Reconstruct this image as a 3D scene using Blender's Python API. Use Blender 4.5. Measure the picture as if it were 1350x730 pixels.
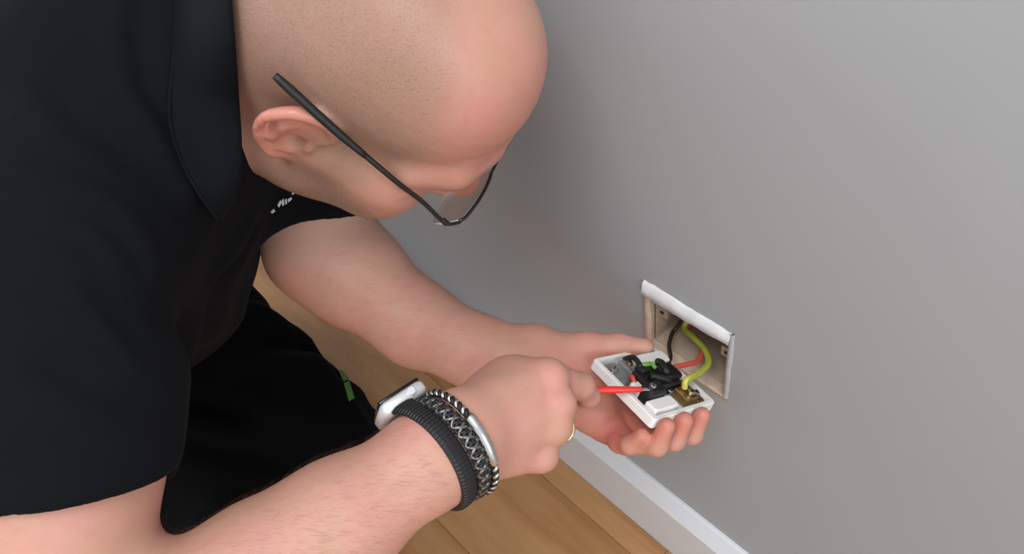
import bpy, math, random
import numpy as np
from mathutils import Vector, Matrix

for o in list(bpy.data.objects):
    bpy.data.objects.remove(o)
scn = bpy.context.scene
col = scn.collection
random.seed(7)

# ------------------------------------------------------------------ camera
# world: wall is the plane x = 0 (room at x < 0), +Y runs away along the wall, Z up, floor z = 0
FPX = 1012.0
def cam_rot(a, b, r):
    fw = np.array([math.sin(b)*math.cos(a), math.cos(b)*math.cos(a), -math.sin(a)])
    rt = np.array([math.cos(b), -math.sin(b), 0.0]); dn = np.cross(fw, rt)
    cr, sr = math.cos(r), math.sin(r)
    return np.array([[cr, -sr, 0], [sr, cr, 0], [0, 0, 1]]) @ np.array([rt, dn, fw])
CR = cam_rot(math.radians(46), math.radians(35), math.radians(-11))
CC = np.array([-0.3542, -0.2591, 0.9661])
def P(x, y, d):
    """a point of the room, d metres in front of the camera position, on the ray of pixel x, y"""
    return CC + CR.T @ (np.array([(x-675)/FPX, (y-365)/FPX, 1.0])*d)
def D(v):
    return CR.T @ np.asarray(v, float)
camd = bpy.data.cameras.new('camera'); cam = bpy.data.objects.new('camera', camd); col.objects.link(cam)
M = np.eye(4); M[:3, 0] = CR[0]; M[:3, 1] = -CR[1]; M[:3, 2] = -CR[2]; M[:3, 3] = CC
cam.matrix_world = Matrix(M.tolist())
camd.sensor_fit = 'HORIZONTAL'; camd.sensor_width = 36; camd.lens = 36*FPX/1350; camd.clip_start = 0.01
scn.camera = cam

# ------------------------------------------------------------------ light
w = bpy.data.worlds.new('world'); scn.world = w; w.use_nodes = True
bg = w.node_tree.nodes['Background']; bg.inputs[0].default_value = (0.92, 0.96, 1.0, 1); bg.inputs[1].default_value = 0.80
def area(name, loc, target, sx, sy, power, colr=(1, 1, 1)):
    l = bpy.data.lights.new(name, 'AREA'); l.shape = 'RECTANGLE'; l.size = sx; l.size_y = sy; l.energy = power; l.color = colr
    o = bpy.data.objects.new(name, l); col.objects.link(o); o.location = loc
    o.rotation_euler = (Vector(target)-Vector(loc)).to_track_quat('-Z', 'Y').to_euler()
    return o
area('ceiling_light', (-0.75, -0.45, 2.25), (-0.7, -0.4, 0.0), 0.9, 0.9, 22, (0.97, 0.985, 1.0))
area('window_light', (-0.85, -2.7, 1.55), (-0.2, 0.0, 0.6), 1.4, 1.4, 28, (0.93, 0.97, 1.0))
area('far_floor_fill', (-1.6, 3.0, 1.7), (-0.3, 0.8, 0.0), 1.4, 1.4, 30, (0.97, 0.98, 1.0))  # unseen fill lamp, added to brighten the floor between arm and trousers
scn.view_settings.view_transform = 'Standard'; scn.view_settings.look = 'None'
scn.view_settings.gamma = 1; scn.view_settings.use_curve_mapping = False
scn.view_settings.exposure = 0.10

# ------------------------------------------------------------------ helpers
def tag(o, label=None, cat=None, group=None, kind=None):
    if label: o['label'] = label
    if cat: o['category'] = cat
    if group: o['group'] = group
    if kind: o['kind'] = kind
    return o
def empty(name, loc, label=None, cat=None, group=None):
    o = bpy.data.objects.new(name, None); col.objects.link(o); o.location = [float(v) for v in loc]
    o.empty_display_size = 0.02
    return tag(o, label, cat, group)
def wloc(o):
    v = Vector(o.location); p = o.parent
    while p is not None:
        v = v+p.location; p = p.parent
    return v
def mesh(name, verts, faces, mat, parent=None, smooth=False, mats=None, fmat=None, origin=None):
    """verts in world coordinates; the origin goes to the parent's place"""
    V = np.asarray(verts, float)
    if parent is not None:
        og = np.array(wloc(parent))
    elif origin is not None:
        og = np.asarray(origin, float)
    else:
        og = V.mean(0)
    me = bpy.data.meshes.new(name)
    if isinstance(faces, np.ndarray):
        n = len(V); m, k = faces.shape
        me.vertices.add(n); me.vertices.foreach_set('co', (V-og).astype(np.float32).ravel())
        me.loops.add(m*k); me.polygons.add(m)
        me.loops.foreach_set('vertex_index', faces.astype(np.int32).ravel())
        me.polygons.foreach_set('loop_start', np.arange(0, m*k, k, dtype=np.int32))
        me.update(calc_edges=True)
    else:
        me.from_pydata((V-og).tolist(), [], [list(f) for f in faces]); me.update()
    for mm in (mats or [mat]): me.materials.append(mm)
    if fmat is not None: me.polygons.foreach_set('material_index', np.asarray(fmat, np.int32))
    if smooth: me.polygons.foreach_set('use_smooth', np.ones(len(me.polygons), bool))
    me.validate()
    o = bpy.data.objects.new(name, me); col.objects.link(o)
    if parent is not None: o.parent = parent
    else: o.location = og.tolist()
    return o
def attr(o, name, vals):
    a = o.data.attributes.new(name, 'FLOAT', 'POINT'); a.data.foreach_set('value', np.asarray(vals, np.float32))

class MB:
    """collects shapes in world coordinates"""
    def __init__(s): s.v = []; s.f = []
    def add(s, v, f):
        n = len(s.v); s.v += [tuple(float(c) for c in p) for p in v]; s.f += [tuple(i+n for i in q) for q in f]; return s
    def box(s, c, ax, h, bev=0.0):
        """centre, 3 unit axes, half sizes; bevelled along every edge"""
        c = np.asarray(c, float); ax = [np.asarray(a, float) for a in ax]; b = min(bev, min(h)*0.49)
        if b <= 0:
            v = [c+sx*h[0]*ax[0]+sy*h[1]*ax[1]+sz*h[2]*ax[2] for sz in (-1, 1) for sy in (-1, 1) for sx in (-1, 1)]
            return s.add(v, [(0, 2, 3, 1), (4, 5, 7, 6), (0, 1, 5, 4), (2, 6, 7, 3), (0, 4, 6, 2), (1, 3, 7, 5)])
        def ring(z, ins):
            X, Y = h[0]-ins, h[1]-ins; q = []
            bb = b
            for (px_, py_) in ((X-bb, -Y), (X, -Y+bb), (X, Y-bb), (X-bb, Y), (-X+bb, Y), (-X, Y-bb), (-X, -Y+bb), (-X+bb, -Y)):
                q.append(c+px_*ax[0]+py_*ax[1]+z*ax[2])
            return q
        rs = [ring(-h[2], b*0.9), ring(-h[2]+b, 0), ring(h[2]-b, 0), ring(h[2], b*0.9)]
        v = sum(rs, []); f = [tuple(range(7, -1, -1)), tuple(range(24, 32))]
        for r in range(3):
            for i in range(8):
                j = (i+1) % 8; f.append((r*8+i, r*8+j, r*8+8+j, r*8+8+i))
        return s.add(v, f)
    def tube(s, pts, r, n=10, cap=True, twist=None):
        pts = [np.asarray(p, float) for p in pts]; m = len(pts)
        rr = r if hasattr(r, '__len__') else [r]*m
        t0 = pts[1]-pts[0]; t0 /= np.linalg.norm(t0)
        u = np.cross(t0, (0.3, 0.2, 0.9)); u /= np.linalg.norm(u); v = []
        for i in range(m):
            t = pts[min(i+1, m-1)]-pts[max(i-1, 0)]; t /= (np.linalg.norm(t)+1e-12)
            u = u-t*(u@t); u /= np.linalg.norm(u); b = np.cross(t, u)
            for k in range(n):
                a = 2*math.pi*k/n; v.append(pts[i]+rr[i]*(math.cos(a)*u+math.sin(a)*b))
        f = []
        for i in range(m-1):
            for k in range(n):
                j = (k+1) % n; f.append((i*n+k, i*n+j, i*n+n+j, i*n+n+k))
        if cap: f += [tuple(range(n-1, -1, -1)), tuple(range((m-1)*n, m*n))]
        return s.add(v, f)
    def lathe(s, base, axis, prof, n=20):
        """prof: (distance along axis, radius)"""
        base = np.asarray(base, float); axis = np.asarray(axis, float)/np.linalg.norm(axis)
        return s.tube_prof(base, axis, prof, n)
    def tube_prof(s, base, axis, prof, n):
        u = np.cross(axis, (0.31, 0.22, 0.92)); u /= np.linalg.norm(u); b = np.cross(axis, u); v = []
        for (d, r) in prof:
            for k in range(n):
                a = 2*math.pi*k/n; v.append(base+axis*d+max(r, 1e-5)*(math.cos(a)*u+math.sin(a)*b))
        m = len(prof); f = []
        for i in range(m-1):
            for k in range(n):
                j = (k+1) % n; f.append((i*n+k, i*n+j, i*n+n+j, i*n+n+k))
        f += [tuple(range(n-1, -1, -1)), tuple(range((m-1)*n, m*n))]
        return s.add(v, f)
    def build(s, name, mat, parent=None, smooth=False, origin=None):
        return mesh(name, s.v, s.f, mat, parent, smooth, origin=origin)
def spline(pts, n=12):
    """Catmull-Rom through the points"""
    p = [np.asarray(q, float) for q in pts]; p = [2*p[0]-p[1]]+p+[2*p[-1]-p[-2]]; out = []
    for i in range(1, len(p)-2):
        for k in range(n):
            t = k/n; a, b, c, d = p[i-1:i+3]
            out.append(0.5*((2*b)+(c-a)*t+(2*a-5*b+4*c-d)*t*t+(3*b-a-3*c+d)*t**3))
    out.append(p[-2]); return out
def smooth_angle(o, deg=40):
    me = o.data
    me.polygons.foreach_set('use_smooth', np.ones(len(me.polygons), bool))
    me.set_sharp_from_angle(angle=math.radians(deg))
    return o

# ------------------------------------------------------------------ materials
class NT:
    def __init__(s, name):
        s.m = bpy.data.materials.new(name); s.m.use_nodes = True; s.t = s.m.node_tree
        s.p = s.t.nodes['Principled BSDF']; s.out = s.t.nodes['Material Output']
    def n(s, typ, **kw):
        nd = s.t.nodes.new(typ)
        for k, v in kw.items():
            if k.startswith('i_'):
                key = k[2:]; key = int(key) if key.isdigit() else key.replace('_', ' ')
                nd.inputs[key].default_value = v
            else: setattr(nd, k, v)
        return nd
    def l(s, a, b): s.t.links.new(a, b)
    def mix(s, fac, a, b, mode='MIX'):
        nd = s.n('ShaderNodeMix', data_type='RGBA', blend_type=mode)
        for sock, val in ((nd.inputs[0], fac), (nd.inputs[6], a), (nd.inputs[7], b)):
            if hasattr(val, 'is_linked'): s.l(val, sock)
            elif isinstance(val, (int, float)): sock.default_value = val
            else: sock.default_value = (*val[:3], 1)
        return nd.outputs[2]
    def coords(s): return s.n('ShaderNodeTexCoord').outputs['Object']
    def noise(s, scale, detail=3, rough=0.5, vec=None, stretch=None):
        nd = s.n('ShaderNodeTexNoise'); nd.inputs['Scale'].default_value = scale
        nd.inputs['Detail'].default_value = detail; nd.inputs['Roughness'].default_value = rough
        v = vec or s.coords()
        if stretch:
            mp = s.n('ShaderNodeMapping'); mp.inputs['Scale'].default_value = stretch; s.l(v, mp.inputs[0]); v = mp.outputs[0]
        s.l(v, nd.inputs['Vector']); return nd.outputs['Fac']
    def ramp(s, fac, stops):
        nd = s.n('ShaderNodeValToRGB'); e = nd.color_ramp.elements
        while len(e) < len(stops): e.new(0.5)
        for el, (p, c) in zip(e, stops):
            el.position = p; el.color = (*c, 1) if hasattr(c, '__len__') else (c, c, c, 1)
        s.l(fac, nd.inputs[0]); return nd.outputs[0]
    def math(s, op, a, b=0.0):
        nd = s.n('ShaderNodeMath', operation=op)
        for sock, val in ((nd.inputs[0], a), (nd.inputs[1], b)):
            if hasattr(val, 'is_linked'): s.l(val, sock)
            else: sock.default_value = val
        return nd.outputs[0]
    def attr(s, name):
        nd = s.n('ShaderNodeAttribute'); nd.attribute_name = name; return nd.outputs['Fac']
    def bump(s, h, strength=0.2, dist=0.001, normal=None):
        nd = s.n('ShaderNodeBump'); nd.inputs['Strength'].default_value = strength; nd.inputs['Distance'].default_value = dist
        s.l(h, nd.inputs['Height'])
        if normal: s.l(normal, nd.inputs['Normal'])
        s.l(nd.outputs[0], s.p.inputs['Normal']); return nd.outputs[0]
    def set(s, **kw):
        for k, v in kw.items():
            sock = s.p.inputs[k.replace('_', ' ')]
            if hasattr(v, 'is_linked'): s.l(v, sock)
            elif hasattr(v, '__len__') and len(v) == 3 and sock.type == 'RGBA': sock.default_value = (*v, 1)
            else: sock.default_value = v
        return s
def lin(r, g, b):
    f = lambda c: (c/255/12.92) if c/255 <= 0.04045 else ((c/255+0.055)/1.055)**2.4
    return (f(r), f(g), f(b))
def plain(name, rgb, rough=0.5, metal=0.0, nscale=60, namt=0.12, bump=0.05, spec=0.5):
    t = NT(name); c = np.array(rgb)
    fac = t.noise(nscale, 3)
    t.set(Base_Color=t.mix(fac, tuple(c*(1-namt)), tuple(np.minimum(c*(1+namt), 1))), Roughness=rough, Metallic=metal)
    t.p.inputs['Specular IOR Level'].default_value = spec
    if bump: t.bump(t.noise(nscale*6, 2), bump, 0.0005)
    return t.m

def mat_wall():
    t = NT('grey_wall_paint')
    a = t.noise(3.0, 4, 0.6)
    t.set(Base_Color=t.mix(a, (0.350, 0.364, 0.378), (0.376, 0.390, 0.404)), Roughness=0.62)
    n1 = t.noise(420, 3, 0.6); n2 = t.noise(40, 2)
    t.bump(t.math('ADD', n1, t.math('MULTIPLY', n2, 0.8)), 0.16, 0.0006); return t.m
def mat_oak():
    t = NT('oak_laminate')
    oi = t.n('ShaderNodeObjectInfo').outputs['Random']
    co = t.n('ShaderNodeVectorMath', operation='ADD')
    cm = t.n('ShaderNodeCombineXYZ'); t.l(t.math('MULTIPLY', oi, 13.0), cm.inputs[0]); t.l(t.math('MULTIPLY', oi, 7.0), cm.inputs[1])
    t.l(t.coords(), co.inputs[0]); t.l(cm.outputs[0], co.inputs[1]); v = co.outputs[0]
    g1 = t.noise(3.0, 5, 0.62, v, (9, 1.1, 9)); g2 = t.noise(10, 4, 0.6, v, (24, 1.2, 24)); g3 = t.noise(2.2, 2, 0.5, v, (2.2, 1, 2))
    base = t.ramp(g1, [(0.30, lin(150, 102, 60)), (0.5, lin(178, 130, 84)), (0.72, lin(194, 150, 104))])
    c = t.mix(t.math('MULTIPLY', g2, 0.35), base, lin(142, 98, 56)); c = t.mix(t.ramp(g3, [(0.52, 0.0), (0.75, 0.5)]), c, lin(150, 104, 60))
    vo = t.n('ShaderNodeTexVoronoi'); vo.inputs['Scale'].default_value = 5.0; mp = t.n('ShaderNodeMapping'); mp.inputs['Scale'].default_value = (2.2, 0.7, 1)
    t.l(v, mp.inputs[0]); t.l(mp.outputs[0], vo.inputs['Vector'])
    c = t.mix(t.ramp(vo.outputs['Distance'], [(0.02, 0.75), (0.085, 0.0)]), c, lin(98, 62, 34))
    t.set(Base_Color=c, Roughness=0.42); t.bump(g2, 0.12, 0.0005); return t.m
def mat_skin():
    t = NT('skin')
    big = t.noise(28, 3, 0.55); mid = t.noise(110, 3, 0.6)
    tan_, pink, red = lin(191, 147, 125), lin(201, 147, 132), lin(198, 114, 98)
    c = t.mix(t.ramp(big, [(0.35, 0.0), (0.68, 1.0)]), tan_, pink)
    c = t.mix(t.math('MULTIPLY', t.ramp(mid, [(0.45, 0.0), (0.75, 1.0)]), 0.18), c, red)
    c = t.mix(t.attr('red'), c, red)
    c = t.mix(t.attr('pale'), c, lin(214, 178, 160))
    # shaved hair: greyer skin with short dark flecks, tint deepened for the jaw's shading
    st = t.attr('stubble')
    c = t.mix(t.math('MULTIPLY', st, 0.72), c, lin(142, 117, 100))
    fl = t.ramp(t.noise(900, 2, 0.6), [(0.50, 0.0), (0.70, 1.0)])
    c = t.mix(t.math('MULTIPLY', t.math('MULTIPLY', st, fl), 0.30), c, lin(84, 64, 52))
    c = t.mix(t.attr('brow'), c, lin(120, 84, 64))
    c = t.mix(t.attr('lip'), c, lin(186, 104, 96))
    t.set(Base_Color=c, Roughness=t.math('SUBTRACT', t.ramp(mid, [(0.3, 0.52), (0.7, 0.62)]), t.math('MULTIPLY', t.attr('shine'), 0.20)))
    t.p.inputs['Subsurface Weight'].default_value = 0.18
    t.p.inputs['Subsurface Radius'].default_value = (1.0, 0.35, 0.2); t.p.inputs['Subsurface Scale'].default_value = 0.004
    t.p.inputs['Specular IOR Level'].default_value = 0.42
    f1 = t.noise(700, 3, 0.6); f2 = t.noise(190, 2)
    t.bump(t.math('ADD', f1, t.math('MULTIPLY', f2, 0.6)), 0.32, 0.0006); return t.m
def mat_cloth(name, rgb, weave=1500):
    t = NT(name); c = np.array(rgb); co = t.coords()
    big = t.noise(9, 3, 0.6)
    t.set(Base_Color=t.mix(big, tuple(c*0.75), tuple(c*1.3)), Roughness=0.88)
    t.p.inputs['Specular IOR Level'].default_value = 0.07
    t.p.inputs['Sheen Weight'].default_value = 0.015; t.p.inputs['Sheen Roughness'].default_value = 0.5
    t.p.inputs['Sheen Tint'].default_value = (0.5, 0.58, 0.7, 1)
    n = t.noise(weave, 2, 0.5); n2 = t.noise(120, 3, 0.6)
    t.bump(t.math('ADD', n, t.math('MULTIPLY', n2, 1.2)), 0.3, 0.0006); return t.m
def mat_earth():
    t = NT('earth_wire_insulation'); uv = t.attr('stripe')
    c = t.mix(t.ramp(uv, [(0.60, 0.0), (0.70, 1.0)]), lin(196, 188, 84), lin(150, 158, 60))
    t.set(Base_Color=c, Roughness=0.4); return t.m
def mat_glass():
    t = NT('lens_glass'); tr = t.n('ShaderNodeBsdfTransparent'); tr.inputs[0].default_value = (0.93, 0.94, 0.93, 1)
    gl = t.n('ShaderNodeBsdfGlossy'); gl.inputs['Roughness'].default_value = 0.03
    fr = t.n('ShaderNodeFresnel'); fr.inputs[0].default_value = 1.5
    nz = t.noise(30, 2)
    mx = t.n('ShaderNodeMixShader'); t.l(t.math('MULTIPLY', t.math('ADD', fr.outputs[0], t.math('MULTIPLY', nz, 0.02)), 0.22), mx.inputs[0])
    t.l(tr.outputs[0], mx.inputs[1]); t.l(gl.outputs[0], mx.inputs[2]); t.l(mx.outputs[0], t.out.inputs[0]); return t.m

WALL = mat_wall(); OAK = mat_oak(); SKIN = mat_skin()
SHIRT = mat_cloth('black_cotton', (0.0056, 0.0064, 0.0079)); TROUS = mat_cloth('black_work_cloth', (0.0018, 0.0018, 0.0021), 900)
TRIMW = plain('white_gloss_paint', (0.66, 0.67, 0.69), 0.35, namt=0.03, bump=0.04)
PLAST = plain('white_plastic', (0.80, 0.79, 0.77), 0.38, namt=0.03, bump=0.02)
PLASTER = plain('cracked_white_filler', (0.72, 0.71, 0.71), 0.6, nscale=90, namt=0.12, bump=0.5)
BARE = plain('bare_plaster', lin(192, 170, 152), 0.85, nscale=140, namt=0.25, bump=0.6)
BOXM = plain('plaster_splashed_steel', lin(176, 158, 138), 0.55, 0.1, nscale=70, namt=0.3, bump=0.4)
BOXB = plain('dark_brown_steel', lin(112, 92, 70), 0.6, 0.3, nscale=60, namt=0.4, bump=0.4)  # browner and darker than the side panels
BLACKP = plain('black_plastic', (0.012, 0.012, 0.013), 0.35, namt=0.2, bump=0.05)
BLACKR = plain('black_rubber', (0.008, 0.008, 0.009), 0.55, namt=0.2, bump=0.1)
FRAMEM = plain('black_enamel', (0.010, 0.010, 0.010), 0.3, namt=0.1, bump=0.0)
REDP = plain('red_insulation', lin(222, 52, 40), 0.38, namt=0.06, bump=0.02)
REDW = plain('red_wire_insulation', lin(205, 82, 70), 0.45, namt=0.08, bump=0.03)
BRASS = plain('brass', lin(168, 140, 92), 0.3, 0.9, namt=0.15, bump=0.05)
STEEL = plain('bright_steel', (0.62, 0.61, 0.59), 0.25, 1.0, namt=0.1, bump=0.03)
SILVER = plain('polished_silver', (0.72, 0.71, 0.69), 0.18, 1.0, namt=0.08, bump=0.02)
DSILVER = plain('tarnished_silver', (0.20, 0.195, 0.19), 0.34, 0.85, nscale=300, namt=0.4, bump=0.1)
ALU = plain('silver_aluminium', (0.80, 0.81, 0.82), 0.42, 0.35, namt=0.03, bump=0.0)
GREYP = plain('grey_metal_plate', (0.33, 0.33, 0.33), 0.4, 0.6, namt=0.3, bump=0.1)
GREENP = plain('green_sleeve', lin(98, 156, 60), 0.5, namt=0.1)
GREENL = plain('green_print', lin(62, 118, 30), 0.6, namt=0.2)
WHITEL = plain('white_print', (0.62, 0.62, 0.64), 0.7, namt=0.15)
GOLD = plain('gold', lin(226, 196, 138), 0.18, 1.0, namt=0.05, bump=0.0)
SCREEN = plain('dark_screen_glass', (0.006, 0.006, 0.007), 0.08, namt=0.1, bump=0.0)
HAIRM = plain('body_hair', lin(112, 76, 52), 0.5, namt=0.2, bump=0.0)
HAIRD = plain('cropped_hair', lin(88, 66, 52), 0.55, namt=0.2, bump=0.0)
EYEW = plain('eye_white', (0.7, 0.68, 0.66), 0.2, namt=0.04, bump=0.0)
LENSEDGE = plain('lens_edge', (0.55, 0.53, 0.52), 0.2, namt=0.05, bump=0.0)
EDGEG = plain('grey_paint_edge', (0.42, 0.42, 0.44), 0.55, nscale=120, namt=0.1, bump=0.3)
EARTHM = mat_earth(); GLASS = mat_glass()

# ------------------------------------------------------------------ the room
HZ, HW = 0.415, 0.043                       # socket hole: centre height, half width
HT, HB = HZ+0.032, HZ-0.043                 # top and bottom of the hole
Y0, Y1, ZT, DEP = -2.6, 3.4, 2.5, 0.052
def build_wall():
    ys = [Y0, -HW, HW, Y1]; zs = [0, HB, HT, ZT]; v = []; f = []
    for x in (0.0, 0.10):
        for z in zs:
            for y in ys: v.append((x, y, z))
    for k in (0, 16):
        for j in range(3):
            for i in range(3):
                if i == 1 and j == 1 and k == 0: continue
                q = (k+j*4+i, k+j*4+i+1, k+j*4+i+5, k+j*4+i+4); f.append(q if k else q[::-1])
    n = len(v)
    for (y, z) in ((-HW, HB), (HW, HB), (HW, HT), (-HW, HT)): v.append((DEP+0.004, y, z))
    c = [5, 6, 10, 9]
    for i in range(4): f.append((c[i], c[(i+1) % 4], n+(i+1) % 4, n+i))
    f.append((n, n+1, n+2, n+3))
    o = mesh('wall_right', v, f, WALL, mats=[WALL, BARE], fmat=[0]*(len(f)-5)+[1]*5, origin=(0, 0, 0)); o['kind'] = 'structure'; return o
wall = build_wall()

def ragged_strip(name, a, b, inner, out, mat, n=14, seed=1, amp=0.0015, rise=0.002, taper=1.0):
    """an uneven raised bead on the wall face between a and b (y, z); inner: offset (y, z) of its second edge"""
    r = random.Random(seed); a = np.array(a); b = np.array(b); inner = np.array(inner); v = []; f = []
    for i in range(n+1):
        t = i/n; p = a+(b-a)*t; e = p+inner*(0.90+0.14*r.random())*(1+(taper-1)*t); p = p+np.array([r.uniform(-amp, amp), r.uniform(-amp, amp)])
        h = rise*(0.85+0.3*r.random())
        for q, x in ((p, -0.0002), (p*0.86+e*0.14, -h), (p*0.45+e*0.55, -h*1.25), (p*0.08+e*0.92, -out), (e, 0.001)):
            v.append((x, q[0], q[1]))
    for i in range(n):
        for k in range(4): f.append((i*5+k, i*5+k+1, i*5+k+6, i*5+k+5))
    return mesh(name, v, f, mat, wall, smooth=True)
ragged_strip('filler_edge', (HW+0.004, HZ+0.046), (-HW-0.003, HZ+0.045), (0, -0.0175), 0.0055, PLASTER, 18, 3, 0.0007, 0.0030, 0.70)
ragged_strip('filler_edge', (-HW-0.006, HZ+0.046), (-HW-0.006, HZ-0.045), (0.006, 0), 0.001, EDGEG, 16, 5, 0.0004, 0.0020)
ragged_strip('filler_edge', (HW+0.005, HZ+0.042), (HW+0.004, HZ-0.046), (-0.0075, 0), 0.001, BARE, 16, 8, 0.0008, 0.0016)
ragged_strip('filler_edge', (-HW-0.004, HZ-0.048), (HW+0.004, HZ-0.048), (0, 0.005), 0.001, BARE, 16, 9, 0.0008, 0.0014)

# floor: a slab with separate planks that run along the wall
fl = MB().box((-1.3, 0.4, -0.02), np.eye(3), (1.3, 3.0, 0.0102)).build('floor', OAK, origin=(0, 0, 0)); fl['kind'] = 'structure'
def plank(x0, x1, y0, y1):
    return MB().box(((x0+x1)/2, (y0+y1)/2, -0.005), np.eye(3), ((x1-x0)/2-0.0002, (y1-y0)/2-0.0002, 0.005), 0.0006).build('plank', OAK, fl)
xb = [-0.016, -0.052]
while xb[-1] > -2.5: xb.append(xb[-1]-0.145)
rp = random.Random(4)
for i in range(len(xb)-1):
    y = -2.6+(0.2+0.37*i) % 1.2
    ends = [-2.6]+[y+1.2*k for k in range(6) if -2.6 < y+1.2*k < 3.3]+[3.4]
    for a, b in zip(ends[:-1], ends[1:]):
        pl = plank(xb[i+1], xb[i], a, b)

prof = [(0.0, 0.0), (-0.016, 0.0), (-0.016, 0.098), (-0.0145, 0.1005), (-0.005, 0.1165), (-0.003, 0.118), (0.0, 0.118)]
bv = []; bf = []
for y in (Y0, Y1):
    for (x, z) in prof: bv.append((x, y, z))
k = len(prof)
for i in range(k): bf.append((i, (i+1) % k, k+(i+1) % k, k+i))
bf += [tuple(range(k)), tuple(range(2*k-1, k-1, -1))]
bb = mesh('baseboard_right', bv, bf, TRIMW, origin=(0, 0, 0)); bb['kind'] = 'structure'

# ------------------------------------------------------------------ implicit surfaces (for the person and the clothes)
def unit(v):
    v = np.asarray(v, float); return v/np.linalg.norm(v)
class Leaf:
    k = 0.0
    def ev(s, p, c, rad, marg):
        if rad is not None and float(s.d(c[None, :])[0]) > rad*1.08+marg: return None
        return s.d(p)
class RC(Leaf):
    """tapered capsule"""
    def __init__(s, a, b, ra, rb):
        s.a = np.asarray(a, np.float32); s.b = np.asarray(b, np.float32); s.ra = ra; s.rb = rb
        s.ba = s.b-s.a; s.l2 = float(s.ba@s.ba)+1e-12
    def d(s, p):
        pa = p-s.a; t = np.clip(pa@s.ba/s.l2, 0, 1); q = pa-t[:, None]*s.ba
        return np.sqrt((q*q).sum(1))-(s.ra+(s.rb-s.ra)*t)
class EL(Leaf):
    """ellipsoid; rot rows are its axes"""
    def __init__(s, c, r, rot=None):
        s.c = np.asarray(c, np.float32); s.r = np.asarray(r, np.float32); s.m = None if rot is None else np.asarray(rot, np.float32)
    def d(s, p):
        q = p-s.c
        if s.m is not None: q = q@s.m.T
        a = np.sqrt(((q/s.r)**2).sum(1)); b = np.sqrt(((q/(s.r*s.r))**2).sum(1))+1e-9
        return np.where(a < 0.05, -s.r.min(), a*(a-1)/b)
class FRC(Leaf):
    """flattened capsule: a capsule in a space squashed along one direction n by factor f (<1 = flatter)"""
    def __init__(s, a, b, ra, rb, n, f):
        s.n = unit(n).astype(np.float32); s.f = f; s.a = np.asarray(a, np.float32)
        A = s.st(np.asarray(a, np.float32)[None])[0]; B = s.st(np.asarray(b, np.float32)[None])[0]
        s.rc = RC(A, B, ra, rb)
    def st(s, p):
        q = p-s.a; return q+((q@s.n)*(1/s.f-1))[:, None]*s.n
    def d(s, p): return s.rc.d(s.st(p))*(0.5+0.5*s.f)
def smin(a, b, k):
    if a is None: return b
    if b is None: return a
    if k <= 0: return np.minimum(a, b)
    h = np.maximum(k-np.abs(a-b), 0)/k
    return np.minimum(a, b)-h*h*k*0.25
def smax(a, b, k): return -smin(-a, -b, k)
class U_:
    """smooth union; items: node or (node, k)"""
    def __init__(s, k, *items): s.k = k; s.it = [i if isinstance(i, tuple) else (i, k) for i in items]
    def ev(s, p, c, rad, marg):
        r = None
        for n, k in s.it: r = smin(r, n.ev(p, c, rad, marg+k), k)
        return r
class SUB:
    def __init__(s, base, k, *cut): s.b = base; s.k = k; s.c = cut
    def ev(s, p, c, rad, marg):
        r = s.b.ev(p, c, rad, marg)
        if r is None: return None
        for n in s.c:
            q = n.ev(p, c, rad, marg+s.k)
            if q is not None: r = smax(r, -q, s.k)
        return r
class HAND:
    """every finger blends with the palm but stays apart from the other fingers"""
    def __init__(s, palm, fingers, k=0.010, kf=0.0015): s.p = palm; s.f = fingers; s.k = k; s.kf = kf
    def ev(s, p, c, rad, marg):
        a = s.p.ev(p, c, rad, marg+s.k); r = a
        for n in s.f: r = smin(r, smin(a, n.ev(p, c, rad, marg+s.k), s.k), s.kf)
        return r
class XF:
    """node living in another frame: rows of R are its axes, o its origin"""
    def __init__(s, node, R, o): s.n = node; s.R = np.asarray(R, np.float32); s.o = np.asarray(o, np.float32)
    def ev(s, p, c, rad, marg): return s.n.ev((p-s.o)@s.R.T, None if c is None else (c-s.o)@s.R.T, rad, marg)
class DISP:
    """adds fn(p) to the distance"""
    def __init__(s, node, fn, amp): s.n = node; s.fn = fn; s.amp = amp
    def ev(s, p, c, rad, marg):
        r = s.n.ev(p, c, rad, marg+s.amp)
        return None if r is None else r+s.fn(p)
class HALF(Leaf):
    """solid half space on the side opposite to n"""
    def __init__(s, o, n): s.o = np.asarray(o, np.float32); s.n = unit(n).astype(np.float32)
    def d(s, p): return (p-s.o)@s.n
class AND:
    def __init__(s, k, a, b): s.k = k; s.a = a; s.b = b
    def ev(s, p, c, rad, marg):
        a = s.a.ev(p, c, rad, marg+s.k)
        if a is None: return None
        b = s.b.d(p); return smax(a, b, s.k)
def chain(k, pts, rad):
    return U_(k, *[RC(pts[i], pts[i+1], rad[i], rad[i+1]) for i in range(len(pts)-1)])
def sdf(node, p):
    p = np.asarray(p, np.float32); c = p.mean(0)
    r = node.ev(p, c, None, 0); return r
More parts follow.
